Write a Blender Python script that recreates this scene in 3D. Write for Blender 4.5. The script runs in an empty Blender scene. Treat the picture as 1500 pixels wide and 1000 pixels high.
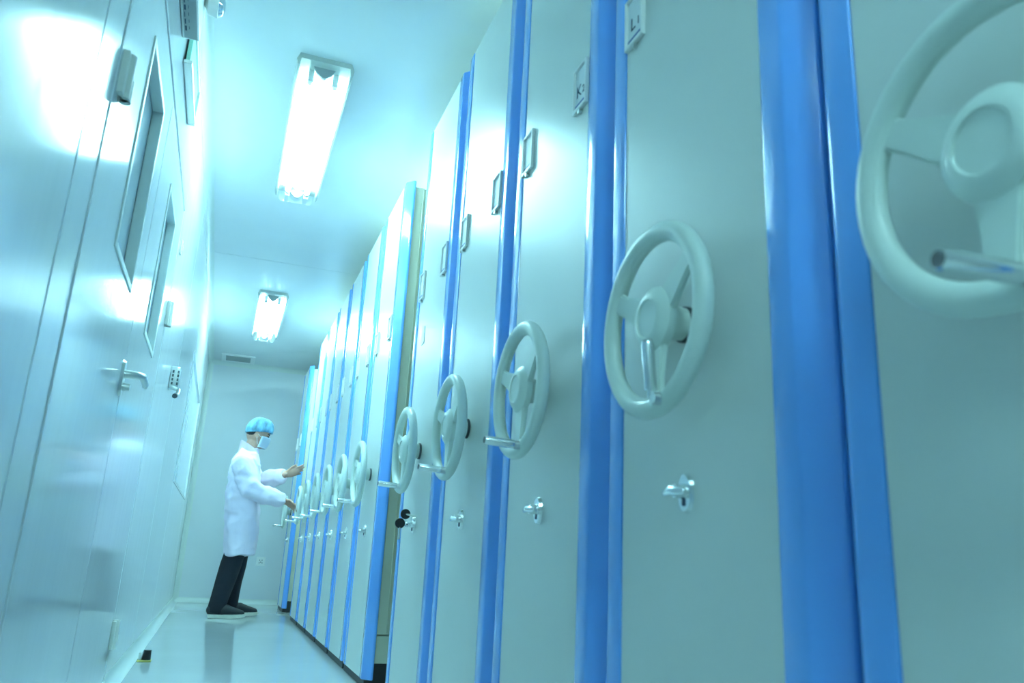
import bpy, bmesh, math, random
from mathutils import Vector, Matrix
random.seed(4)
SC = bpy.context.scene
COL = SC.collection

# ------------------------------------------------------------------ camera
CAM = Vector((0, 0, .53)); YAW, PITCH, ROLL, FPX = .3348, .2721, .0496, 1163.46
_f = Vector((math.sin(YAW)*math.cos(PITCH), math.cos(YAW)*math.cos(PITCH), math.sin(PITCH)))
_r = Vector((math.cos(YAW), -math.sin(YAW), 0)); _u = _r.cross(_f)
RT = math.cos(ROLL)*_r + math.sin(ROLL)*_u
UP = -math.sin(ROLL)*_r + math.cos(ROLL)*_u
FW = _f
cd = bpy.data.cameras.new('camera'); cam = bpy.data.objects.new('camera', cd); COL.objects.link(cam)
cd.sensor_width = 36; cd.lens = FPX/1500*36; cd.clip_start = .02
M = Matrix(((RT.x, UP.x, -FW.x), (RT.y, UP.y, -FW.y), (RT.z, UP.z, -FW.z))).to_4x4(); M.translation = CAM
cam.matrix_world = M
cd.dof.use_dof = True; cd.dof.focus_distance = 4.5; cd.dof.aperture_fstop = 5.0
SC.camera = cam

# ------------------------------------------------------------------ world, exposure
w = bpy.data.worlds.new('world'); SC.world = w; w.use_nodes = True
w.node_tree.nodes['Background'].inputs[0].default_value = (.60, .92, 1, 1)
w.node_tree.nodes['Background'].inputs[1].default_value = .05
vs = SC.view_settings
vs.view_transform = 'Standard'; vs.look = 'None'; vs.gamma = 1; vs.use_curve_mapping = False; vs.exposure = 1.15
TUBE_COLOR = (.48, .91, 1.0); TUBE_POWER = 62

# ------------------------------------------------------------------ the place, metres
XL, XR, XC = -.325, 3.3, .648           # left wall, right wall, cabinet front plane
Y0, Y1, ZC = -3.6, 9.0, 2.5
ZT = 2.32                                # cabinet top

def px(u, v, Y):                         # photo pixel -> point on the plane y = Y
    d = RT*((u-750)/FPX) + UP*((500-v)/FPX) + FW
    return CAM + d*(Y/d.y)

# ------------------------------------------------------------------ materials
def mat(name, col, rough=.5, metal=0, spec=.5, coat=0, coat_rough=.1, bump=0, bscale=60, var=0, vscale=3,
        emit=None, estr=0, sss=0, stretch=None):
    m = bpy.data.materials.new(name); m.use_nodes = True
    nt = m.node_tree; b = nt.nodes['Principled BSDF']
    b.inputs['Base Color'].default_value = (*col, 1); b.inputs['Roughness'].default_value = rough
    b.inputs['Metallic'].default_value = metal; b.inputs['Specular IOR Level'].default_value = spec
    b.inputs['Coat Weight'].default_value = coat; b.inputs['Coat Roughness'].default_value = coat_rough
    if emit: b.inputs['Emission Color'].default_value = (*emit, 1); b.inputs['Emission Strength'].default_value = estr
    tc = nt.nodes.new('ShaderNodeTexCoord'); src = tc.outputs['Object']
    if stretch:
        mp = nt.nodes.new('ShaderNodeMapping'); mp.inputs['Scale'].default_value = stretch
        nt.links.new(src, mp.inputs[0]); src = mp.outputs[0]
    if var:
        n = nt.nodes.new('ShaderNodeTexNoise'); n.inputs['Scale'].default_value = vscale; n.inputs['Detail'].default_value = 3
        nt.links.new(src, n.inputs['Vector'])
        r = nt.nodes.new('ShaderNodeValToRGB')
        r.color_ramp.elements[0].color = (*[c*(1-var) for c in col], 1); r.color_ramp.elements[0].position = .3
        r.color_ramp.elements[1].color = (*[min(1, c*(1+var)) for c in col], 1); r.color_ramp.elements[1].position = .7
        nt.links.new(n.outputs[0], r.inputs[0]); nt.links.new(r.outputs[0], b.inputs['Base Color'])
    if bump:
        n2 = nt.nodes.new('ShaderNodeTexNoise'); n2.inputs['Scale'].default_value = bscale; n2.inputs['Detail'].default_value = 2
        nt.links.new(src, n2.inputs['Vector'])
        bp = nt.nodes.new('ShaderNodeBump'); bp.inputs['Strength'].default_value = bump; bp.inputs['Distance'].default_value = .002
        nt.links.new(n2.outputs[0], bp.inputs['Height']); nt.links.new(bp.outputs[0], b.inputs['Normal'])
    return m

MT = dict(
    wall=mat('glossy_panel', (.74, .80, .83), .13, spec=.55, var=.02, bump=.16, bscale=5, stretch=(1, 3.5, .2)),
    wall_back=mat('matt_panel', (.74, .80, .83), .42, var=.015),
    ceil=mat('ceiling_panel', (.76, .82, .83), .28, spec=.45, var=.015, bump=.05, bscale=4),
    floor=mat('epoxy_floor', (.58, .65, .66), .09, spec=.5, var=.03, vscale=2, bump=.04, bscale=8),
    cove=mat('white_cove', (.74, .82, .78), .35),
    joint=mat('joint_sealant', (.62, .70, .64), .5),
    door=mat('door_panel', (.72, .78, .81), .11, spec=.6, var=.02, bump=.14, bscale=5, stretch=(1, 3.5, .2)),
    alu=mat('aluminium', (.66, .70, .66), .35, .75),
    grey=mat('hinge_grey', (.80, .84, .77), .4, 0),
    chrome=mat('chrome', (.80, .84, .84), .14, 1, bump=.03, bscale=200),
    steel=mat('brushed_steel', (.62, .66, .64), .3, 1, bump=.05, bscale=150),
    panel=mat('beige_powder_coat', (.67, .73, .695), .30, spec=.5, bump=.03, bscale=350, var=.015),
    side=mat('beige_side_sheet', (.56, .585, .47), .42, bump=.03, bscale=350, var=.02),
    blue=mat('blue_trim', (.13, .40, .97), .15, spec=.75, coat=.35, coat_rough=.08, var=.03, vscale=2),
    black=mat('black_rubber', (.012, .014, .016), .5, var=.2),
    wheel=mat('pale_wheel_plastic', (.67, .77, .71), .34, spec=.45, var=.02, bump=.02, bscale=300),
    holder=mat('pale_holder_metal', (.86, .89, .87), .35, .0, var=.01),
    paper=mat('label_paper', (.78, .84, .86), .5, var=.01),
    ink=mat('dark_ink', (.02, .05, .10), .6, var=.1),
    stripe=mat('blue_stripe', (.05, .13, .38), .5, var=.1),
    keyhead=mat('black_key_plastic', (.010, .012, .012), .35, var=.2),
    white=mat('white_plastic', (.86, .90, .88), .35, var=.01),
    tray=mat('lamp_tray_enamel', (.80, .84, .84), .3, var=.01),
    housing=mat('lamp_housing_grey', (.50, .56, .53), .4, var=.02),
    dark=mat('dark_plastic', (.05, .07, .08), .5, var=.1),
    sign=mat('green_sign_face', (.32, .70, .56), .3, var=.05),
    vent=mat('vent_grey', (.36, .42, .42), .5, var=.03),
    coat=mat('white_lab_cotton', (.92, .82, .93), .8, bump=.5, bscale=22, var=.02, vscale=8),
    trousers=mat('black_trouser_cloth', (.010, .014, .022), .85, bump=.5, bscale=30, var=.2),
    shoe=mat('dark_shoe_leather', (.018, .024, .028), .5, bump=.2, bscale=60, var=.2),
    sole=mat('white_rubber_sole', (.82, .82, .70), .5, var=.08, vscale=20),
    skin=mat('skin', (.52, .31, .22), .55, var=.06, vscale=30),
    hair=mat('black_hair', (.012, .010, .010), .5, bump=.6, bscale=120, var=.3),
    cap=mat('blue_cap_fabric', (.15, .37, .50), .8, bump=.8, bscale=60, var=.55, vscale=18, stretch=(1, 1, .5)),
    mask=mat('pale_blue_mask', (.66, .80, .90), .8, bump=.4, bscale=40, var=.04),
    yellow=mat('dull_yellow', (.45, .42, .12), .6, var=.1),
)
def emission(name, col, s):
    m = bpy.data.materials.new(name); m.use_nodes = True; nt = m.node_tree; nt.nodes.clear()
    o = nt.nodes.new('ShaderNodeOutputMaterial'); e = nt.nodes.new('ShaderNodeEmission')
    e.inputs[0].default_value = (*col, 1); e.inputs[1].default_value = s; nt.links.new(e.outputs[0], o.inputs[0]); return m
MT['tube'] = emission('lit_tube', TUBE_COLOR, TUBE_POWER)
def glass(name, col, mix, rough):
    m = bpy.data.materials.new(name); m.use_nodes = True; nt = m.node_tree; nt.nodes.clear()
    o = nt.nodes.new('ShaderNodeOutputMaterial'); t = nt.nodes.new('ShaderNodeBsdfTransparent'); g = nt.nodes.new('ShaderNodeBsdfGlossy')
    t.inputs[0].default_value = (*col, 1); g.inputs['Roughness'].default_value = rough
    mx = nt.nodes.new('ShaderNodeMixShader'); mx.inputs[0].default_value = mix
    nt.links.new(t.outputs[0], mx.inputs[1]); nt.links.new(g.outputs[0], mx.inputs[2]); nt.links.new(mx.outputs[0], o.inputs[0]); return m
MT['acrylic'] = glass('clear_acrylic', (.96, .98, .98), .10, .08)
MT['lens'] = glass('lamp_lens', (.75, .85, .92), .35, .05)
MT['pane'] = mat('frosted_pane', (.62, .75, .84), .10, spec=.7, var=.02)

# ------------------------------------------------------------------ mesh helpers
def link(name, bm, m, parent=None, loc=(0, 0, 0), smooth=0, kind=None):
    bmesh.ops.recalc_face_normals(bm, faces=bm.faces[:])
    me = bpy.data.meshes.new(name); bm.to_mesh(me); bm.free()
    me.materials.append(MT[m] if isinstance(m, str) else m)
    if smooth:
        me.polygons.foreach_set('use_smooth', [True]*len(me.polygons)); me.set_sharp_from_angle(angle=math.radians(smooth))
    o = bpy.data.objects.new(name, me); COL.objects.link(o); o.location = loc
    if parent: o.parent = parent
    if kind: o['kind'] = kind
    return o
def empty(name, loc, label=None, cat=None, group=None, kind=None):
    o = bpy.data.objects.new(name, None); COL.objects.link(o); o.location = loc; o.empty_display_size = .1
    tag(o, label, cat, group, kind); return o
def tag(o, label=None, cat=None, group=None, kind=None):
    for k, v in (('label', label), ('category', cat), ('group', group), ('kind', kind)):
        if v: o[k] = v
    return o
def box(bm, x0, x1, y0, y1, z0, z1, bev=0, seg=2):
    g = bmesh.ops.create_cube(bm, size=1)['verts']
    for v in g:
        v.co = Vector(((x0+x1)/2+v.co.x*(x1-x0), (y0+y1)/2+v.co.y*(y1-y0), (z0+z1)/2+v.co.z*(z1-z0)))
    if bev:
        es = list({e for v in g for e in v.link_edges})
        bmesh.ops.bevel(bm, geom=es, offset=bev, segments=seg, affect='EDGES', profile=.5)
    return bm
def bx(*a, **k): return box(bmesh.new(), *a, **k)
def prism(bm, pts, z0, z1):                              # polygon in xy extruded in z
    a = [bm.verts.new((x, y, z0)) for x, y in pts]; b = [bm.verts.new((x, y, z1)) for x, y in pts]
    n = len(pts); bm.faces.new(a[::-1]); bm.faces.new(b)
    for i in range(n): bm.faces.new((a[i], a[(i+1) % n], b[(i+1) % n], b[i]))
    return bm
def sweep(bm, prof, axis, t0, t1):                       # closed profile swept along one axis ('x': (y,z), 'y': (x,z))
    f = (lambda p, t: (t, p[0], p[1])) if axis == 'x' else (lambda p, t: (p[0], t, p[1])) if axis == 'y' else (lambda p, t: (p[0], p[1], t))
    a = [bm.verts.new(f(p, t0)) for p in prof]; b = [bm.verts.new(f(p, t1)) for p in prof]
    n = len(prof); bm.faces.new(a[::-1]); bm.faces.new(b)
    for i in range(n): bm.faces.new((a[i], a[(i+1) % n], b[(i+1) % n], b[i]))
    return bm
def basis(d):
    d = d.normalized(); h = Vector((0, 0, 1)) if abs(d.z) < .9 else Vector((0, 1, 0))
    s = d.cross(h).normalized(); return s, s.cross(d).normalized()
def tube(bm, pts, rad, n=12, cap=True, flat=None, dome=False):
    """tapered tube through points; flat=(axis vector, factor) squashes the section along one direction"""
    pts = [Vector(p) for p in pts]
    rad = [rad]*len(pts) if not hasattr(rad, '__len__') else list(rad)
    if dome:
        d0 = (pts[0]-pts[1]).normalized(); d1 = (pts[-1]-pts[-2]).normalized()
        a = [(pts[0]+d0*rad[0]*math.sin(t), rad[0]*math.cos(t)) for t in (1.35, .9, .45)]
        b = [(pts[-1]+d1*rad[-1]*math.sin(t), rad[-1]*math.cos(t)) for t in (.45, .9, 1.35)]
        pts = [q[0] for q in a]+pts+[q[0] for q in b]; rad = [q[1] for q in a]+rad+[q[1] for q in b]
    rings = []; s0 = None
    for i, p in enumerate(pts):
        d = (pts[min(i+1, len(pts)-1)]-pts[max(i-1, 0)])
        if s0 is None: s, t = basis(d)
        else:
            dn = d.normalized(); s = (s0-dn*s0.dot(dn)).normalized(); t = s.cross(dn).normalized()
        s0 = s; ring = []
        for k in range(n):
            a = 2*math.pi*k/n; o = (s*math.cos(a)+t*math.sin(a))*rad[i]
            if flat: o = o+flat[0]*(o.dot(flat[0])*(flat[1]-1))
            ring.append(bm.verts.new(p+o))
        rings.append(ring)
    for a, b in zip(rings, rings[1:]):
        for k in range(n): bm.faces.new((a[k], a[(k+1) % n], b[(k+1) % n], b[k]))
    if cap: bm.faces.new(rings[0][::-1]); bm.faces.new(rings[-1])
    return bm
def lathe(bm, prof, axis='x', n=24, c=(0, 0, 0)):         # prof: (along, radius)
    rings = []
    for t, r in prof:
        ring = []
        for k in range(n):
            a = 2*math.pi*k/n; u, v = r*math.cos(a), r*math.sin(a)
            q = (t, u, v) if axis == 'x' else (u, t, v) if axis == 'y' else (u, v, t)
            ring.append(bm.verts.new((q[0]+c[0], q[1]+c[1], q[2]+c[2])))
        rings.append(ring)
    for a, b in zip(rings, rings[1:]):
        for k in range(n): bm.faces.new((a[k], a[(k+1) % n], b[(k+1) % n], b[k]))
    bm.faces.new(rings[0][::-1]); bm.faces.new(rings[-1]); return bm
def copy_tree(o, parent=None):
    c = o.copy(); COL.objects.link(c); c.parent = parent
    for ch in [q for q in bpy.data.objects if q.parent == o]: copy_tree(ch, c)
    return c

# ------------------------------------------------------------------ room shell
link('floor', bx(XL-.1, XR+.1, Y0-.1, Y1+.1, -.1, 0), 'floor', kind='structure')
ceil = link('ceiling', bx(XL-.1, XR+.1, Y0-.1, Y1+.1, ZC+.012, ZC+.1), 'joint', kind='structure')
for y0, y1 in ((Y0, 1.93), (1.936, 5.535), (5.541, Y1)):
    link('ceiling_panel', bx(XL, XR, y0, y1, ZC, ZC+.02, bev=.003, seg=1), 'ceil', ceil)
wl = link('wall_left', bx(XL-.12, XL-.05, Y0-.1, Y1+.1, 0, ZC), 'joint', kind='structure')
DY0, DY1, DZ = 1.645, 3.555, 1.985                        # door opening
WY0, WY1, WZ0, WZ1 = 5.92, 8.12, .955, 1.885              # big window opening
def wpanel(y0, y1, z0=0, z1=ZC): link('wall_panel', bx(XL-.05, XL, y0+.0015, y1-.0015, z0, z1, bev=.0015, seg=1), 'wall', wl)
wpanel(Y0, -2.02); wpanel(-2.02, -.85); wpanel(-.85, .32); wpanel(.32, 1.478); wpanel(1.478, DY0); wpanel(DY0, DY1, DZ, ZC)
wpanel(DY1, 4.66); wpanel(4.66, WY0); wpanel(WY0, WY1, 0, WZ0); wpanel(WY0, WY1, WZ1, ZC); wpanel(WY1, Y1)
wb = link('wall_back', bx(XL-.1, XR+.1, Y1+.03, Y1+.1, 0, ZC), 'joint', kind='structure')
for x0, x1 in ((XL, .845), (.85, 2.0), (2.005, XR)):
    link('wall_panel', bx(x0, x1, Y1, Y1+.04, 0, ZC, bev=.002, seg=1), 'wall_back', wb)
link('wall_right', bx(XR, XR+.1, Y0, Y1, 0, ZC), 'wall_back', kind='structure')
link('wall_front', bx(XL-.1, XR+.1, Y0-.1, Y0, 0, ZC), 'wall_back', kind='structure')

def cove_prof(r, sx=1, sz=1, n=8):                         # concave quarter-round filling a corner at the origin
    return [(0, 0)]+[(sx*r*(1-math.sin(i*math.pi/2/n)), sz*r*(1-math.cos(i*math.pi/2/n))) for i in range(n+1)]
r = .048
def cove(name, prof, ax, t0, t1, off):
    link(name, sweep(bmesh.new(), [(p[0]+off[0], p[1]+off[1]) for p in prof], ax, t0, t1), 'cove', smooth=40, kind='structure')
cove('baseboard_left', cove_prof(r), 'y', Y0, Y1, (XL, 0))
cove('trim_1', cove_prof(r, 1, -1), 'y', Y0, Y1, (XL, ZC))
cove('baseboard_back', cove_prof(r, -1, 1), 'x', XL, XR, (Y1, 0))
cove('trim_2', cove_prof(r, -1, -1), 'x', XL, XR, (Y1, ZC))
cove('trim_3', cove_prof(.05, 1, -1), 'z', 0, ZC, (XL, Y1))

# joint strip beside the door frame
link('trim_4', bx(XL-.004, XL+.0015, 1.468, 1.488, r, ZC-r, bev=.002, seg=1), 'wall', kind='structure')

# ------------------------------------------------------------------ double door in the left wall
door = link('door_1', bx(XL-.05, XL+.003, DY0, DY0+.045, 0, DZ, bev=.002), 'door', kind='structure')
link('door_jamb', bx(XL-.05, XL+.003, DY1-.045, DY1, 0, DZ, bev=.002), 'door', door)
link('door_head', bx(XL-.05, XL+.006, DY0+.045, DY1-.045, DZ-.045, DZ, bev=.004), 'door', door)
def leaf(y0, y1, wy0, wy1, wz0, wz1, hinge_y, hz):
    z0, z1 = .012, DZ-.05; xa, xb = XL-.046, XL+.002
    ys, zs = (y0, wy0, wy1, y1), (z0, wz0, wz1, z1)
    bm = bmesh.new(); V = {}
    for k, x in enumerate((xa, xb)):
        for i, y in enumerate(ys):
            for j, z in enumerate(zs): V[k, i, j] = bm.verts.new((x, y, z))
    for k in (0, 1):
        for i in range(3):
            for j in range(3):
                if (i, j) != (1, 1): bm.faces.new((V[k, i, j], V[k, i+1, j], V[k, i+1, j+1], V[k, i, j+1]))
    def edge(p, q): bm.faces.new((V[(0,)+p], V[(0,)+q], V[(1,)+q], V[(1,)+p]))
    for i in range(3):
        for j in (0, 3): edge((i, j), (i+1, j)); edge((j, i), (j, i+1))
    edge((1, 1), (2, 1)); edge((1, 2), (2, 2)); edge((1, 1), (1, 2)); edge((2, 1), (2, 2))
    lf = link('door_leaf', bm, 'door', door)
    link('window_pane', bx(XL-.032, XL-.026, wy0, wy1, wz0, wz1), 'pane', lf)
    t = .012                                                 # grey gasket frame inside the opening, proud lip outside
    fb = bmesh.new()
    for a in ((wy0-.008, wy0+t, wz0-.008, wz1+.008), (wy1-t, wy1+.008, wz0-.008, wz1+.008), (wy0+t, wy1-t, wz0-.008, wz0+t), (wy0+t, wy1-t, wz1-t, wz1+.008)):
        box(fb, XL-.0255, XL+.006, *a, bev=.003)
    link('window_frame', fb, 'cove', lf)
    for zc in hz:
        hb = bmesh.new()
        tube(hb, [(XL+.014, hinge_y, zc-.052), (XL+.014, hinge_y, zc+.052)], .012, 14)
        box(hb, XL+.002, XL+.016, hinge_y-.03, hinge_y, zc-.052, zc+.050, bev=.003)
        box(hb, XL+.002, XL+.012, hinge_y, hinge_y+.03, zc-.048, zc+.05, bev=.003)
        h = link('hinge', hb, 'grey', lf, smooth=35)
        link('hinge_pin', tube(bmesh.new(), [(XL+.015, hinge_y+.012, zc-.052), (XL+.015, hinge_y+.012, zc-.002)], .013, 12), 'grey', lf, smooth=35)
    return lf
la = leaf(DY0+.048, 2.548, 2.0, 2.375, 1.222, 1.79, DY0+.048, (.2, 1.49))
lb = leaf(2.554, DY1-.048, 2.865, 3.225, 1.224, 1.768, DY1-.050, (.2, 1.47))
# lever handle at the meeting stiles
hy, hz_ = 2.515, .995
pb = bmesh.new()
tube(pb, [(XL+.002, hy, hz_), (XL+.010, hy, hz_)], [.055, .05], 20, flat=(Vector((0, 1, 0)), .5))
link('handle_plate', pb, 'steel', la, smooth=40)
link('lever', tube(bmesh.new(), [(XL+.008, hy, hz_+.012), (XL+.045, hy, hz_+.012), (XL+.058, hy+.012, hz_+.012), (XL+.060, hy+.09, hz_+.006), (XL+.058, hy+.115, hz_+.004)], [.013, .011, .011, .010, .009], 12), 'steel', la, smooth=40)
link('thumb_turn', tube(bmesh.new(), [(XL+.008, hy, hz_-.025), (XL+.03, hy, hz_-.025)], [.012, .010], 12), 'steel', la, smooth=40)

# long viewing window further along
win = link('window_1', bx(XL-.014, XL-.008, WY0, WY1, WZ0, WZ1), 'pane', kind='structure')
for a in ((WY0, WY0+.03, WZ0, WZ1), (WY1-.03, WY1, WZ0, WZ1), (WY0+.03, WY1-.03, WZ0, WZ0+.02), (WY0+.03, WY1-.03, WZ1-.02, WZ1)):
    link('window_frame', bx(XL-.05, XL+.005, *a, bev=.002), 'wall', win)

# ------------------------------------------------------------------ things on the left wall
def lever_lock(y, z):
    t = empty('keypad_lock', (XL, y, z), 'small steel keypad lock box with drooping lever on the wall past the double door', 'lock')
    link('lock_box', bx(0, .045, -.03, .03, -.055, .06, bev=.008), 'steel', t, smooth=40)
    kb = bmesh.new()
    for i in range(4):
        for j in (-1, 1): box(kb, .010+.012*j+.012, .018+.012*j+.012, -.0335, -.029, -.035+i*.02, -.022+i*.02)
    link('keypad', kb, 'dark', t)
    lv = link('lever', tube(bmesh.new(), [(.02, -.02, -.045), (.05, -.035, -.06), (.055, -.10, -.09), (.05, -.16, -.11)], [.011, .010, .009, .009], 12), 'steel', t, smooth=40)
    link('lever_tip', tube(bmesh.new(), [(.05, -.155, -.108), (.048, -.19, -.118)], .012, 12), 'dark', t, smooth=40)
lever_lock(4.25, 1.34)
t = empty('wall_switch', (XL, 3.64, 1.82), 'tiny grey push button on the wall beside the double door top corner', 'button')
link('button_plate', bx(0, .008, -.018, .018, -.032, .032, bev=.003), 'grey', t); link('button', bx(.008, .012, -.010, .010, -.018, .018, bev=.002), 'white', t)

t = empty('emergency_light', (XL, 2.3, 2.13), 'white emergency light box with round clear lamp head on the wall above the door', 'emergency light')
link('case', bx(0, .055, -.22, .195, 0, .17, bev=.006), 'white', t, smooth=40)
lp = link('label_print', bx(.008, .048, -.20, .185, -.0012, .001), 'vent', t)
pr = bmesh.new()
for i in range(9): box(pr, .012, .014+.0015*(i % 3), -.17+i*.036, -.17+i*.036+.026, -.0016, -.0008); box(pr, .024, .0255, -.17+i*.036, -.17+i*.036+.016, -.0016, -.0008)
link('print_line', pr, 'ink', lp)
for y in (-.12, .14):
    hd = link('lamp_head', lathe(bmesh.new(), [(.05, .012), (.06, .016), (.068, .036), (.098, .040), (.100, .036)], 'x', 24, (0, y, .115)), 'white', t, smooth=40)
    link('lens', lathe(bmesh.new(), [(.1005, .036), (.112, .030), (.118, .014)], 'x', 24, (0, y, .115)), 'lens', hd, smooth=60)
    link('reflector', lathe(bmesh.new(), [(.0985, .010), (.1008, .034)], 'x', 24, (0, y, .115)), 'chrome', hd, smooth=60)
t = empty('exit_sign', (XL, 2.62, 2.125), 'thin green wall sign in metal edging hung past the emergency light', 'sign')
link('sign_face', bx(.006, .02, .01, .42, .012, .135, bev=.002), 'sign', t)
link('metal_edge', bx(0, .030, 0, .43, -.004, .010, bev=.003), 'steel', t)
link('top_edge', bx(0, .026, 0, .43, .137, .147, bev=.003), 'white', t)
link('end_cap', bx(0, .028, .432, .445, -.004, .147, bev=.003), 'white', t)

# ------------------------------------------------------------------ back wall socket, ceiling vent, door stop
t = empty('wall_socket', (.472, Y1, .425), 'small white square wall socket low on the back wall', 'socket')
link('socket_plate', bx(-.045, .045, -.009, 0, -.045, .045, bev=.004), 'white', t)
sb = bmesh.new()
for a, b in ((-.012, .012), (.012, .012), (-.015, -.014), (.015, -.014), (0, -.006)): box(sb, a-.003, a+.003, -.0098, -.008, b-.006, b+.006)
link('socket_slot', sb, 'dark', t)
t = empty('ceiling_vent', (-.035, 8.76, ZC), 'small white framed air vent in the ceiling by the back wall', 'vent')
for a in ((-.17, -.125, -.17, .17), (.125, .17, -.17, .17), (-.125, .125, -.17, -.125), (-.125, .125, .125, .17)):
    link('vent_frame', bx(*a, -.014, 0, bev=.004), 'white', t)
link('vent_duct', bx(-.125, .125, -.125, .125, -.003, -.001), 'vent', t)
for i in range(6):
    y = -.105+i*.042
    bm = bmesh.new(); sweep(bm, [(y-.015, -.003), (y+.012, -.012), (y+.014, -.010), (y-.013, -.001)], 'x', -.125, .125); link('vent_slat', bm, 'vent', t)
t = empty('door_stop', (-.245, 4.39, 0), 'small dark door stop lying on the floor by the baseboard', 'door stop')
link('stop_base', bx(-.028, .034, -.035, .035, 0, .007, bev=.002), 'yellow', t)
link('rubber_bumper', tube(bmesh.new(), [(.010, 0, .007), (.012, 0, .05)], [.021, .017], 14), 'keyhead', t, smooth=40)
link('stop_clip', bx(-.024, -.012, -.02, .02, .007, .04, bev=.003), 'alu', t)

# ------------------------------------------------------------------ ceiling lights
def lamp(loc, label):
    t = empty('ceiling_light', loc, label, 'ceiling light', 'fluorescent ceiling lights')
    W, L = .105, .66
    hb = bmesh.new(); sweep(hb, [(-W, 0), (-W-.012, -.030), (-W-.006, -.054), (-W+.002, -.054), (-W+.006, -.022), (W-.006, -.022), (W-.002, -.054), (W+.006, -.054), (W+.012, -.030), (W, 0)], 'y', -L, L)
    link('housing', hb, 'housing', t)
    rb = bmesh.new(); sweep(rb, [(-.022, -.024), (0, -.060), (.022, -.024)], 'y', -.57, .57); link('reflector', rb, 'tray', t)
    for s in (-1, 1):
        tb = link('lamp_tube', tube(bmesh.new(), [(s*.050, -.585, -.058), (s*.050, .585, -.058)], .014, 14), 'tube', t, smooth=50)
        for e in (-1, 1):
            link('lamp_holder', bx(s*.050-.012, s*.050+.012, e*.588-.008, e*.588+.008, -.078, -.024, bev=.003), 'white', tb)
            link('tube_cap', tube(bmesh.new(), [(s*.050, e*.548, -.058), (s*.050, e*.580, -.058)], .0148, 14), 'alu', tb, smooth=50)
    for e in (-1, 1):
        bm = bmesh.new(); pts = [(-.045, -.024), (.045, -.024), (.028, -.052), (.008, -.068), (-.008, -.068), (-.028, -.052)]
        sweep(bm, pts, 'y', e*.615-.006, e*.615+.006); link('end_bracket', bm, 'vent', t)
    cb = bmesh.new()                                            # clear cover: a shallow open box of thin acrylic
    Wc, Lc, zt, zb = .098, .645, -.026, -.088
    prof = [(-Wc, zt), (-Wc+.006, zb+.012), (-Wc+.018, zb), (Wc-.018, zb), (Wc-.006, zb+.012), (Wc, zt)]
    ra = [cb.verts.new((x, -Lc, z)) for x, z in prof]; rb2 = [cb.verts.new((x, Lc, z)) for x, z in prof]
    for i in range(5): cb.faces.new((ra[i], ra[i+1], rb2[i+1], rb2[i]))
    cb.faces.new(ra); cb.faces.new(rb2)
    link('clear_cover', cb, 'acrylic', t)
    for s in (-1, 1):
        for y in (-.45, 0, .45):
            link('clip', bx(s*(W+.004)-.005, s*(W+.004)+.005, y-.012, y+.012, -.040, -.018, bev=.002), 'chrome', t)
    return t
lamp((.163, 3.63, ZC), 'long lit fluorescent ceiling light above the double door')
lamp((.163, -1.0, ZC), 'added fluorescent ceiling light, unseen behind the camera')  # unseen lamp added behind the camera to brighten the near cabinets
lamp((.168, 6.89, ZC), 'lit fluorescent ceiling light above the masked worker, near the ceiling vent')

for y, wh in ((1.55, 'L1 and K2 cabinets'), (4.0, 'narrow gap between the cabinets'), (6.95, 'cabinet the masked worker is moving')):
    lamp((1.32, y, ZC), 'fluorescent ceiling light hidden over the '+wh)

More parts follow.
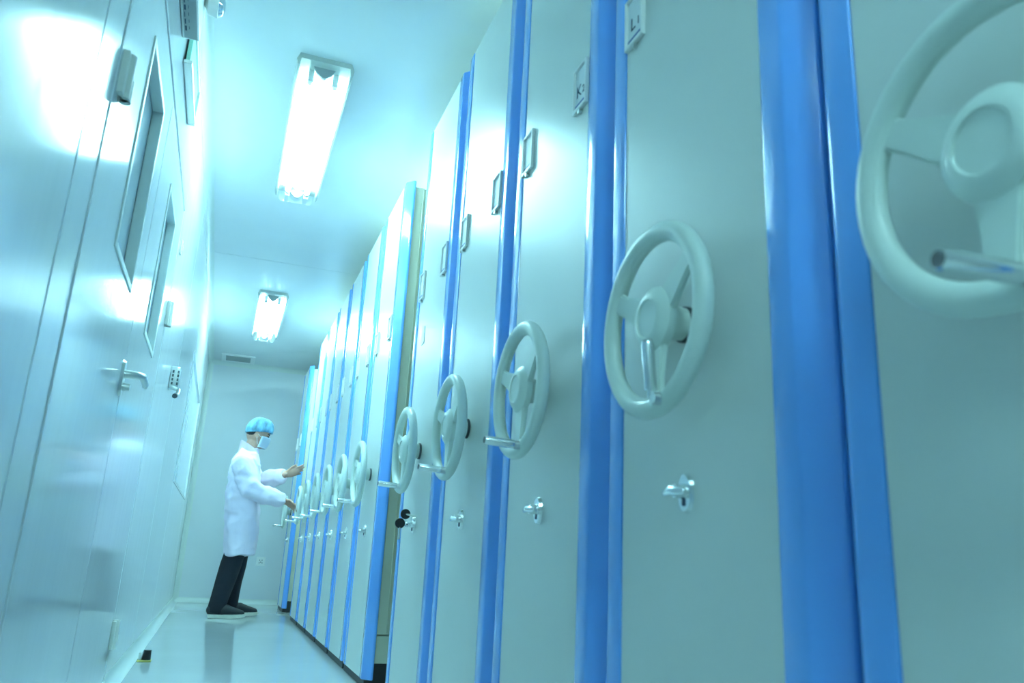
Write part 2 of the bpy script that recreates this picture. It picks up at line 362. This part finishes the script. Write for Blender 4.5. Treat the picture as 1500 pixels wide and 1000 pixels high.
# ------------------------------------------------------------------ mobile shelving cabinets
HP, HS, HW = .2075, .2545, .2925                    # half widths: panel, front strip, whole
WX, WZ = -.058, .905                                  # handwheel plane and axis height
def build_cabinet():
    t = empty('shelving_cabinet', (XC, 0, 0))
    link('body', bx(.044, 2.35, -.262, .262, .10, ZT-.03), 'side', t)
    link('end_panel', bx(.003, .043, -HP, HP, .034, ZT, bev=.0015, seg=1), 'panel', t)
    for s in (-1, 1):
        bm = bmesh.new()
        prism(bm, [(0, s*HP), (0, s*HS), (.032, s*HW), (.043, s*HW), (.043, s*HP)], .034, ZT)
        bmesh.ops.bevel(bm, geom=[e for e in bm.edges], offset=.004, segments=2, affect='EDGES', profile=.5)
        link('blue_trim', bm, 'blue', t, smooth=30)
        sd = link('side_sheet', bx(.0445, 2.3, s*.262, s*.276, .215, ZT-.03, bev=.002, seg=1), 'side', t)
        link('side_stile', bx(.0445, .085, s*.276, s*.282, .215, ZT-.03, bev=.002, seg=1), 'side', sd)
        link('side_kick', bx(.0445, 2.3, s*.262, s*.280, .10, .208, bev=.002, seg=1), 'side', t)
    b = bmesh.new(); box(b, .008, .044, -HW+.02, HW-.02, 0.004, .033); box(b, .044, 2.3, -.27, .27, 0.0, .099)
    link('base_skirt', b, 'black', t)
    # lock
    lk = bmesh.new(); tube(lk, [(.003, 0, .643), (-.004, 0, .643)], [.030, .027], 22, flat=(Vector((0, 1, 0)), .62))
    lock = link('lock', lk, 'chrome', t, smooth=35)
    kb = bmesh.new(); tube(kb, [(-.004, 0, .645), (-.012, 0, .645), (-.020, 0, .645)], [.012, .010, .010], 14)
    tube(kb, [(-.021, -.024, .643), (-.024, 0, .646), (-.021, .022, .643)], [.006, .008, .006], 12, dome=True)
    link('lock_knob', kb, 'chrome', lock, smooth=40)
    link('keyhole', bx(-.0055, -.003, -.003, .003, .624, .634), 'ink', lock)
    # label holders
    for s in (-1, 1):
        yc = s*.168; fb = bmesh.new(); zc = 1.590
        for a in ((yc-.036, yc-.029, zc-.058, zc+.058), (yc+.029, yc+.036, zc-.058, zc+.058), (yc-.029, yc+.029, zc-.058, zc-.048), (yc-.029, yc+.029, zc+.051, zc+.058)):
            box(fb, -.006, .0035, *a, bev=.0015, seg=1)
        h = link('label_holder', fb, 'holder', t)
        link('paper_card', bx(-.0005, .0032, yc-.029, yc+.029, zc-.048, zc+.051), 'paper', h)
        link('card_stripe', bx(-.0009, .001, yc-.029, yc+.029, zc-.047, zc-.036), 'stripe', h)
        link('holder_tab', tube(bmesh.new(), [(.003, yc, zc-.064), (-.006, yc, zc-.064)], .005, 10), 'steel', h, smooth=40)
    return t
def build_wheel():
    """spoked wheel; axis along x, origin on the axis at the panel face; in view from the aisle left is +y"""
    bm = bmesh.new(); R, rr, N, n = .1395, .0165, 56, 14
    rings = []
    for i in range(N):
        a = 2*math.pi*i/N; rings.append([bm.verts.new((WX+rr*.86*math.sin(2*math.pi*k/n), (R+rr*math.cos(2*math.pi*k/n))*math.cos(a), (R+rr*math.cos(2*math.pi*k/n))*math.sin(a))) for k in range(n)])
    for i in range(N):
        a, b = rings[i], rings[(i+1) % N]
        for k in range(n): bm.faces.new((a[k], a[(k+1) % n], b[(k+1) % n], b[k]))
    w = link('handwheel', bm, 'wheel', smooth=60)
    for ang in (27, 147, 267):                                # y axis is 0 deg, so the first spoke points to +y
        sb = bmesh.new(); a = math.radians(ang); ca, sa = math.cos(a), math.sin(a)
        for k, (r0, hw, x, th) in enumerate(((.030, .027, WX+.006, .007), (.065, .0225, WX+.004, .006), (.10, .0175, WX+.002, .0055), (.122, .0165, WX+.001, .006), (.136, .026, WX, .006))):
            vs_ = []
            for dx, dw in ((-th, -hw), (-th, hw), (th, hw), (th, -hw)):
                vs_.append(sb.verts.new((x+dx, r0*ca-dw*sa, r0*sa+dw*ca)))
            if k: 
                for j in range(4): sb.faces.new((prev[j], prev[(j+1) % 4], vs_[(j+1) % 4], vs_[j]))
            else: sb.faces.new(vs_[::-1])
            prev = vs_
        sb.faces.new(prev)
        bmesh.ops.recalc_face_normals(sb, faces=sb.faces[:])
        bmesh.ops.bevel(sb, geom=sb.edges[:], offset=.003, segments=2, affect='EDGES')
        link('spoke', sb, 'wheel', w, smooth=40)
    hub = bmesh.new()
    lathe(hub, [(.004, .026), (-.006, .026), (-.010, .026), (-.034, .028), (WX+.010, .054), (WX-.002, .052), (WX-.010, .042), (WX-.013, .036), (WX-.0135, .031), (WX-.0105, .0295), (WX-.010, .0)][:-1], 'x', 32)
    link('hub', hub, 'wheel', w, smooth=35)
    link('shaft_collar', lathe(bmesh.new(), [(.003, .029), (-.006, .029), (-.007, .027)], 'x', 28), 'dark', w, smooth=35)
    return w
def crank(w, folded, tilt=None):
    """chrome folding grip on the rim, a little past the bottom"""
    a = math.radians(-106); y, z = .1385*math.cos(a), .1385*math.sin(a)
    y = -y if folded is None else y
    bm = bmesh.new(); base = Vector((WX-.012, y, z))
    if folded: d = Vector((-.12, -.06, 1)).normalized(); base = Vector((WX-.018, y+.012, z+.002))
    else: d = Vector(tilt or (-1, .03, .06)).normalized()
    L = .085 if folded or tilt else .077
    tube(bm, [base, base+d*.012, base+d*.0125, base+d*(L-.004), base+d*L], [.006, .006, .0095, .0095, .008], 18)
    g = link('crank_grip', bm, 'chrome', w, smooth=40)
    link('grip_tip', tube(bmesh.new(), [base+d*(L-.0005), base+d*(L+.0015)], [.0072, .007], 18), 'dark', w, smooth=40)
    link('pivot', tube(bmesh.new(), [(WX-.004, y, z), (WX-.024, y, z)], [.011, .009], 14), 'steel', w, smooth=40)

proto = build_cabinet(); wheel0 = build_wheel()
NEAR = [.450, 1.041, 1.636, 2.231, 2.826]
FAR = [3.822, 4.415, 5.006, 5.603, 6.195, 6.790]
def add_wheel(c, ang, folded=False, tilt=None):
    w = copy_tree(wheel0, c); w.location = (.003, 0, WZ); w.rotation_euler = (math.radians(ang), 0, 0); crank(w, folded, tilt); return w
NLAB = ['pale shelving cabinet beside the L1 cabinet, away from the K2 cabinet',
        'pale shelving cabinet with L1 label and its chrome crank grip folded against the wheel',
        'pale shelving cabinet with K2 label plate, next to the L1 cabinet',
        'pale shelving cabinet between the K2 cabinet and the cabinet with black keys',
        'pale shelving cabinet with black-headed keys and a small white sticker, edging the narrow gap']
FLAB = ['pale shelving cabinet across the narrow gap from the keyed cabinet, wide blue corner exposed'] + \
       ['pale shelving cabinet, %s of the run of six counted from the narrow gap' % n for n in ('second', 'third', 'fourth', 'fifth')] + \
       ['pale shelving cabinet whose handwheel the masked worker is gripping']
cabs = []
for i, y in enumerate(NEAR+FAR):
    c = proto if i == 0 else copy_tree(proto); cabs.append(c); c.location = (XC, y, 0)
for i, c in enumerate(cabs):
    tag(c, (NLAB+FLAB)[i], 'cabinet', 'mobile shelving cabinets along the aisle')
    add_wheel(c, (4, 0, -3, -2, 0, 3, -4, 0, 5, -3, 2)[i], i == 1, (-1, .14, .03) if i == 0 else None)
# the last cabinet stands apart against the back wall
end = copy_tree(proto); end.location = (XC, 8.17, 0)
for ch in [q for q in bpy.data.objects if q.parent == end]: pass
tag(end, 'pale shelving cabinet standing apart beyond the masked worker, next to the back wall', 'cabinet', 'mobile shelving cabinets along the aisle')
add_wheel(end, 0)
link('filler_panel', bx(.02, .09, .294, .44, .034, ZT-.01, bev=.003), 'panel', end)
for o in [wheel0]+[q for q in bpy.data.objects if q.parent == wheel0]: bpy.data.objects.remove(o)

def card_text(cab, s, txt, size, dy, dz):                       # printed letters on a label card
    holder = [o for o in bpy.data.objects if o.parent == cab and o.name.startswith('label_holder')]
    h = sorted(holder, key=lambda o: sum((Vector(b).y for b in o.bound_box)))[0 if s < 0 else 1]
    cu = bpy.data.curves.new('lettering', 'FONT'); cu.body = txt; cu.size = size; cu.align_x = 'CENTER'; cu.align_y = 'CENTER'; cu.extrude = .0003
    tmp = bpy.data.objects.new('lettering', cu); COL.objects.link(tmp)
    bpy.context.view_layer.update(); dg = bpy.context.evaluated_depsgraph_get()
    me = bpy.data.meshes.new_from_object(tmp.evaluated_get(dg)); bpy.data.objects.remove(tmp)
    me.transform(Matrix(((0, 0, -1, -.0012), (-1, 0, 0, s*.168+dy), (0, 1, 0, 1.590+dz), (0, 0, 0, 1))))
    me.materials.clear(); me.materials.append(MT['ink'])
    o = bpy.data.objects.new('lettering', me); COL.objects.link(o); o.parent = h
card_text(cabs[1], 1, 'L', .042, .008, -.008); card_text(cabs[1], 1, '1', .026, -.014, -.012)
card_text(cabs[2], -1, 'K', .042, .008, -.008); card_text(cabs[2], -1, '2', .026, -.016, -.012)
# keys and sticker on the keyed cabinet
k = cabs[4]
lk = [o for o in bpy.data.objects if o.parent == k and o.name.startswith('lock')][0]
for (dy, dz, dx) in ((-.014, .036, -.034), (-.010, .004, -.050)):
    kb = bmesh.new(); lathe(kb, [(-.004, .012), (-.003, .0175), (.003, .0175), (.004, .012)], 'y', 20, (dx, dy, .643+dz))
    link('key_head', kb, 'keyhead', lk, smooth=40)
    link('key_blade', tube(bmesh.new(), [(dx, dy, .643+dz), (dx+.045, dy-.01, .643+dz-.006)] if dz > .02 else [(dx, dy, .643+dz), (dx, dy, .643+dz-.055)], .004, 8), 'steel', lk)
link('sticker', bx(.0015, .0032, .075, .115, 1.33, 1.40), 'paper', k)

# ------------------------------------------------------------------ the worker
def remeshed(name, bm, voxel, m, parent, smooth_it=4):
    bmesh.ops.recalc_face_normals(bm, faces=bm.faces[:])
    me = bpy.data.meshes.new(name); bm.to_mesh(me); bm.free()
    o = bpy.data.objects.new(name, me); COL.objects.link(o)
    md = o.modifiers.new('r', 'REMESH'); md.mode = 'VOXEL'; md.voxel_size = voxel
    ms = o.modifiers.new('s', 'SMOOTH'); ms.factor = .5; ms.iterations = smooth_it
    bpy.context.view_layer.update(); dg = bpy.context.evaluated_depsgraph_get()
    nm = bpy.data.meshes.new_from_object(o.evaluated_get(dg)); o.modifiers.clear(); o.data = nm
    nm.materials.clear(); nm.materials.append(MT[m]); nm.polygons.foreach_set('use_smooth', [True]*len(nm.polygons))
    o.parent = parent; o.matrix_parent_inverse = parent.matrix_world.inverted(); return o
def ell(bm, c, r, rot=None, seg=20):
    g = bmesh.ops.create_uvsphere(bm, u_segments=seg, v_segments=seg//2+2, radius=1)['verts']
    for v in g:
        p = Vector((v.co.x*r[0], v.co.y*r[1], v.co.z*r[2]))
        v.co = Vector(c)+(rot @ p if rot else p)
YP = 7.16
def cp(cx, cy, Y=YP): return px(290+cx/3.03, 590+cy/3.03, Y)
root = empty('person', (.16, YP, 0), 'person in white lab coat, blue hair cap and face mask turning a handwheel', 'person')
bpy.context.view_layer.update()
def plink(name, bm, m, smooth=50):
    o = link(name, bm, m, root, smooth=smooth); o.matrix_parent_inverse = root.matrix_world.inverted(); return o
YN, YF = YP-.10, YP+.10
hip = cp(170, 600); chest = cp(200, 330)
neck0, neck1 = cp(222, 235), cp(245, 175)
headc = cp(272, 138)
tiltM = Matrix.Rotation(math.radians(14), 3, 'Y')
def hp(x, y, z): return headc+tiltM @ Vector((x, y, z))          # head space: x forward, z up
body = bmesh.new()
tube(body, [cp(186, 640), cp(188, 600), cp(188, 450), chest, cp(212, 262)], [.085, .09, .095, .10, .08], 18, flat=(Vector((0, 1, 0)), 1.35), dome=True)
tube(body, [neck0, cp(235, 205), neck1], [.062, .056, .055], 16, dome=True)
ell(body, headc+Vector((-.012, 0, .012)), (.094, .074, .108), tiltM); 
ell(body, hp(.035, 0, -.055), (.058, .055, .062), tiltM)           # jaw
ell(body, hp(.088, 0, -.030), (.020, .013, .022), tiltM, 12)       # nose
for s in (-1, 1):
    ell(body, hp(-.010, s*.074, -.018), (.020, .010, .032), tiltM, 12)
    ell(body, hp(.070, s*.030, .004), (.014, .020, .010), tiltM, 12)   # brow ridge
# near arm (right) and far arm (left)
rim = Vector((XC+WX+.003, FAR[5]+.138, WZ-.020))
ns, ne, nw = cp(198, 268, YP-.19), cp(232, 385, YP-.23), cp(372, 428, YP-.16)
fs, fe, fw = cp(210, 268, YP+.19), cp(268, 352, YP+.22), cp(386, 318, YP+.06)
nw = nw+(rim-nw).normalized()*.03
for a, b, c in ((ns, ne, nw), (fs, fe, fw)):
    tube(body, [a, (a+b)/2, b, (b+c)/2, c], [.055, .050, .042, .040, .028], 14, dome=True)
tube(body, [ns, cp(212, 250), fs], [.055, .07, .055], 14, dome=True)
def hand(w, fdir, side, up, curl, s=1.0):
    """palm plus five separate fingers; fdir along the hand, side towards the thumb, up = back of the hand"""
    f, t, n = fdir.normalized(), side.normalized(), up.normalized()
    pc = w+f*.050*s
    tube(body, [w-f*.02, w+f*.02*s, pc, w+f*.088*s], [.027*s, .033*s, .040*s, .038*s], 14, flat=(n, .48), dome=True)
    for i, L in enumerate((.070, .078, .072, .056)):
        o = (1.5-i)*.0205*s; b = w+f*.088*s+t*o; spread = t*(1.5-i)*.10
        d1 = (f+spread-n*curl*.35).normalized(); d2 = (f*.9+spread-n*curl*1.0).normalized(); d3 = (f*.7+spread-n*curl*1.9).normalized()
        p1 = b+d1*L*.45*s; p2 = p1+d2*L*.32*s; p3 = p2+d3*L*.25*s
        tube(body, [b-f*.015, p1, p2, p3], [.0098*s, .0090*s, .0082*s, .0070*s], 10, dome=True)
    b = w+f*.025*s+t*.028*s
    d = (f*.75+t*.75-n*.25*curl).normalized(); p1 = b+d*.045*s; p2 = p1+(f*.9+t*.25-n*.6*curl).normalized()*.036*s
    tube(body, [b-d*.012, p1, p2], [.0135*s, .0110*s, .0085*s], 10, dome=True)

# near hand closes on the far side of the rim of the last wheel of the run
hn = (rim+Vector((-.022, .012, .016)))-nw
hand(nw, hn, Vector((.1, -.75, .5)), Vector((.3, .5, .75)), .95, .98)
hand(fw, cp(470, 292, YP+.02)-fw, Vector((.12, -.35, .9)), Vector((-.25, -.85, -.2)), .12, 1.0)
# legs and feet under the clothes
nk, na = cp(118, 800, YN-.0), cp(76, 925, YN)
fk, fa = cp(152, 795, YF), cp(138, 905, YF+.06)
for h, kn, an in ((cp(178, 640, YN+.02), nk, na), (cp(190, 640, YF-.02), fk, fa)):
    tube(body, [h, (h+kn)/2, kn, (kn+an)/2, an], [.065, .062, .050, .048, .036], 14, dome=True)
    tube(body, [an, Vector((an.x+.02, an.y, .05)), Vector((an.x+.13, an.y, .035))], [.036, .038, .026], 12, dome=True)
remeshed('body', body, .0055, 'skin', root, 3)

# lab coat: torso loft from the outline, shoulders, sleeves
coat = bmesh.new()
rows = [(205, 190, 262, .075), (232, 168, 266, .135), (262, 156, 268, .185), (310, 142, 270, .205), (360, 134, 270, .205), (420, 127, 270, .20),
        (480, 122, 269, .20), (540, 119, 266, .205), (600, 117, 262, .212), (650, 116, 256, .22), (676, 116, 252, .222)]
rings = []
for j, (cy, b, f, hw) in enumerate(rows):
    pb_, pf = cp(b, cy), cp(f, cy-2); ring = []; c = (pb_+pf)/2; hx = (pf-pb_)/2
    for i in range(40):
        a = 2*math.pi*i/40; ca, sa = math.cos(a), math.sin(a)
        e = .72
        ww = 1+(.035*math.sin(5*a+j*.35)+.02*math.sin(9*a-j*.5))*min(1, max(0, (j-3)/6))
        ring.append(coat.verts.new(c+hx*(math.copysign(abs(ca)**e, ca)*ww)+Vector((0, math.copysign(abs(sa)**e, sa)*hw*ww, 0))))
    rings.append(ring)
for a, b in zip(rings, rings[1:]):
    for i in range(40): coat.faces.new((a[i], a[(i+1) % 40], b[(i+1) % 40], b[i]))
coat.faces.new(rings[0][::-1]); coat.faces.new(rings[-1])
def sleeve(a, b, c, r):
    d = (c-b); m1 = a.lerp(b, .35); m2 = a.lerp(b, .7); q = [b+d*t for t in (.12, .3, .5, .68, .82, .92, .985)]
    tube(coat, [a, m1, m2, b, *q], [r[0], r[0]*.98, r[1]*1.04, r[1], r[1]*.98, r[1]*.92, r[1]*.97, r[1]*.86, r[2]*1.22, r[2]*1.16, r[2]*.92], 18, dome=False)
sleeve(ns+Vector((0, .02, -.005)), ne, nw, (.088, .076, .050))
sleeve(fs+Vector((0, -.02, -.005)), fe, fw, (.085, .070, .048))
tube(coat, [ns, cp(215, 248), fs], [.075, .082, .075], 16, dome=True)
co = remeshed('lab_coat', coat, .008, 'coat', root, 4)
from mathutils import noise
bk = chest+Vector((0, 0, -.35))
nrm = [v.normal.copy() for v in co.data.vertices]
for v in co.data.vertices:                                     # soft hanging folds in the cloth
    p = v.co; lowp = max(0, min(1, (1.15-p.z)/.5))
    d = .014*noise.noise(Vector((p.x*9, p.y*9, p.z*(8-5*lowp))))+.012*(1-2*abs(noise.noise(Vector((p.x*6+p.z*7, p.y*7, p.z*9-p.x*6)))))*(1-.5*lowp)
    d += .006*math.sin(math.atan2(p.y-YP, p.x-bk.x)*7+p.z*3)*lowp
    v.co = p+nrm[v.index]*d
# collar and lapel, back vent, pocket
cb = bmesh.new(); pts = []
for i in range(25):
    a = math.radians(35+i*290/24)
    pts.append((math.cos(a), math.sin(a)))
cc = cp(228, 205); lo = []; hi = []
for (c_, s_) in pts:
    lo.append(cb.verts.new(cc+Vector((c_*.088, s_*.092, -.035-c_*.012)))); hi.append(cb.verts.new(cc+Vector((c_*.072-.006, s_*.076, .032-c_*.042))))
for i in range(24): cb.faces.new((lo[i], lo[i+1], hi[i+1], hi[i]))
bmesh.ops.solidify(cb, geom=cb.faces[:], thickness=.006)
plink('collar', cb, 'coat')
# trousers
tr = bmesh.new()
for h, kn, an, rc in ((cp(172, 640, YN+.02), nk, na, .064), (cp(186, 640, YF-.02), fk, fa, .062)):
    an2 = an+(kn-an).normalized()*-.012
    tube(tr, [h, h.lerp(kn, .5), kn, kn.lerp(an2, .5), kn.lerp(an2, .8), an2], [.080, .084, .077, .070, .068, rc], 20)
tube(tr, [cp(175, 610, YN+.02), cp(190, 610, YF-.02)], [.085, .085], 16, dome=True)
remeshed('trousers', tr, .008, 'trousers', root, 3)
# shoes
def shoe(x0, y, L, name):
    out = [(0, .030), (.06, .036), (.16, .037), (.25, .045), (.32, .045), (.38, .040), (.42, .024)]
    k_ = L/.42; bm = bmesh.new(); pl = [(x0+a*k_, y-b) for a, b in out]+[(x0+a*k_, y+b) for a, b in out[::-1]]
    a_ = [bm.verts.new((p[0], p[1], .002+max(0, (p[0]-x0)/L-.75)*.05)) for p in pl]; b_ = [bm.verts.new((p[0], p[1], .030+max(0, (p[0]-x0)/L-.75)*.035)) for p in pl]
    n = len(pl); bm.faces.new(a_[::-1]); bm.faces.new(b_)
    for i in range(n): bm.faces.new((a_[i], a_[(i+1) % n], b_[(i+1) % n], b_[i]))
    bmesh.ops.bevel(bm, geom=bm.edges[:], offset=.004, segments=2, affect='EDGES')
    up = bmesh.new(); 
    tube(up, [(x0+.03, y, .062), (x0+.10*k_*2, y, .062), (x0+L*.62, y, .048), (x0+L*.88, y, .038)], [.046, .046, .042, .030], 18, flat=(Vector((0, 1, 0)), .95), dome=True)
    tube(up, [(x0+.052, y, .06), (x0+.058, y, .105)], [.046, .044], 16)
    s_ = remeshed(name, up, .006, 'shoe', root, 3)
    so = plink('shoe_sole', bm, 'sole', 40)
    lc = bmesh.new()
    for i in range(4):
        xx = x0+L*(.42+.08*i); zz = .097-.011*i
        tube(lc, [(xx, y-.026, zz-.012), (xx+.012, y, zz), (xx, y+.026, zz-.012)], .003, 6)
    plink('shoe_laces', lc, 'sole', 40)
shoe(na.x-.055, YN-.01, .285, 'shoe'); shoe(fa.x-.045, YF+.07, .28, 'shoe')
# hair under the cap, cap, mask, eyes
hb = bmesh.new(); ell(hb, hp(-.044, 0, .002), (.066, .074, .064), tiltM)
for s in (-1, 1): ell(hb, hp(.004, s*.069, .030), (.018, .008, .020), tiltM, 12)
plink('hair', hb, 'hair', 180)
cb = bmesh.new(); R1, R2 = 40, 14; rings = []
for j in range(R2+1):
    ph = math.pi/2*j/R2; ring = []
    for i in range(R1):
        a = 2*math.pi*i/R1; fold = 1+.022*math.sin(11*a+.6*math.sin(3*a))*math.cos(ph)+.012*math.sin(17*a+4*ph)
        rr_ = math.cos(ph)**.72
        ring.append(cb.verts.new(hp(-.014+(.118 if math.cos(a) > 0 else .108)*rr_*math.cos(a)*fold, .100*rr_*math.sin(a)*fold, .022+.014*math.cos(a)*math.cos(ph)+.118*math.sin(ph)**.85*(1+.02*math.sin(7*a)))))
    rings.append(ring)
for a, b in zip(rings, rings[1:]):
    for i in range(R1): cb.faces.new((a[i], a[(i+1) % R1], b[(i+1) % R1], b[i]))
low = [cb.verts.new(hp(-.014+.100*math.cos(2*math.pi*i/R1), .082*math.sin(2*math.pi*i/R1), .006+.030*math.cos(2*math.pi*i/R1))) for i in range(R1)]
for i in range(R1): cb.faces.new((low[i], low[(i+1) % R1], rings[0][(i+1) % R1], rings[0][i]))
bmesh.ops.remove_doubles(cb, verts=cb.verts[:], dist=.0005)
plink('hair_cap', cb, 'cap', 180)
mb = bmesh.new(); grid = []
for j in range(9):
    v = j/8; row = []
    for i in range(13):
        a = math.radians(-82+164*i/12); bulge = 1+.10*math.sin(math.pi*v)+.012*math.sin(v*18)
        row.append(mb.verts.new(hp(.012+.092*math.cos(a)*bulge*(1-.10*v), .080*math.sin(a)*(1-.12*v), -.020-.098*v+.012*math.cos(a))))
    grid.append(row)
for a, b in zip(grid, grid[1:]):
    for i in range(12): mb.faces.new((a[i], a[i+1], b[i+1], b[i]))
bmesh.ops.solidify(mb, geom=mb.faces[:], thickness=.003)
mk = plink('face_mask', mb, 'mask', 180)
for s in (-1, 1):
    eb = bmesh.new(); ell(eb, hp(.078, s*.030, -.002), (.010, .014, .006), tiltM, 12); plink('eye', eb, 'hair', 180)
    plink('eyebrow', tube(bmesh.new(), [hp(.084, s*.012, .014), hp(.082, s*.030, .018), hp(.068, s*.047, .013)], [.004, .005, .003], 8), 'hair', 60)
    lb_ = tube(bmesh.new(), [hp(.02, s*.080, -.03), hp(-.004, s*.083, -.012), hp(-.018, s*.080, -.022), hp(.018, s*.078, -.10)], .0018, 6)
    o = link('ear_loop', lb_, 'white', mk)
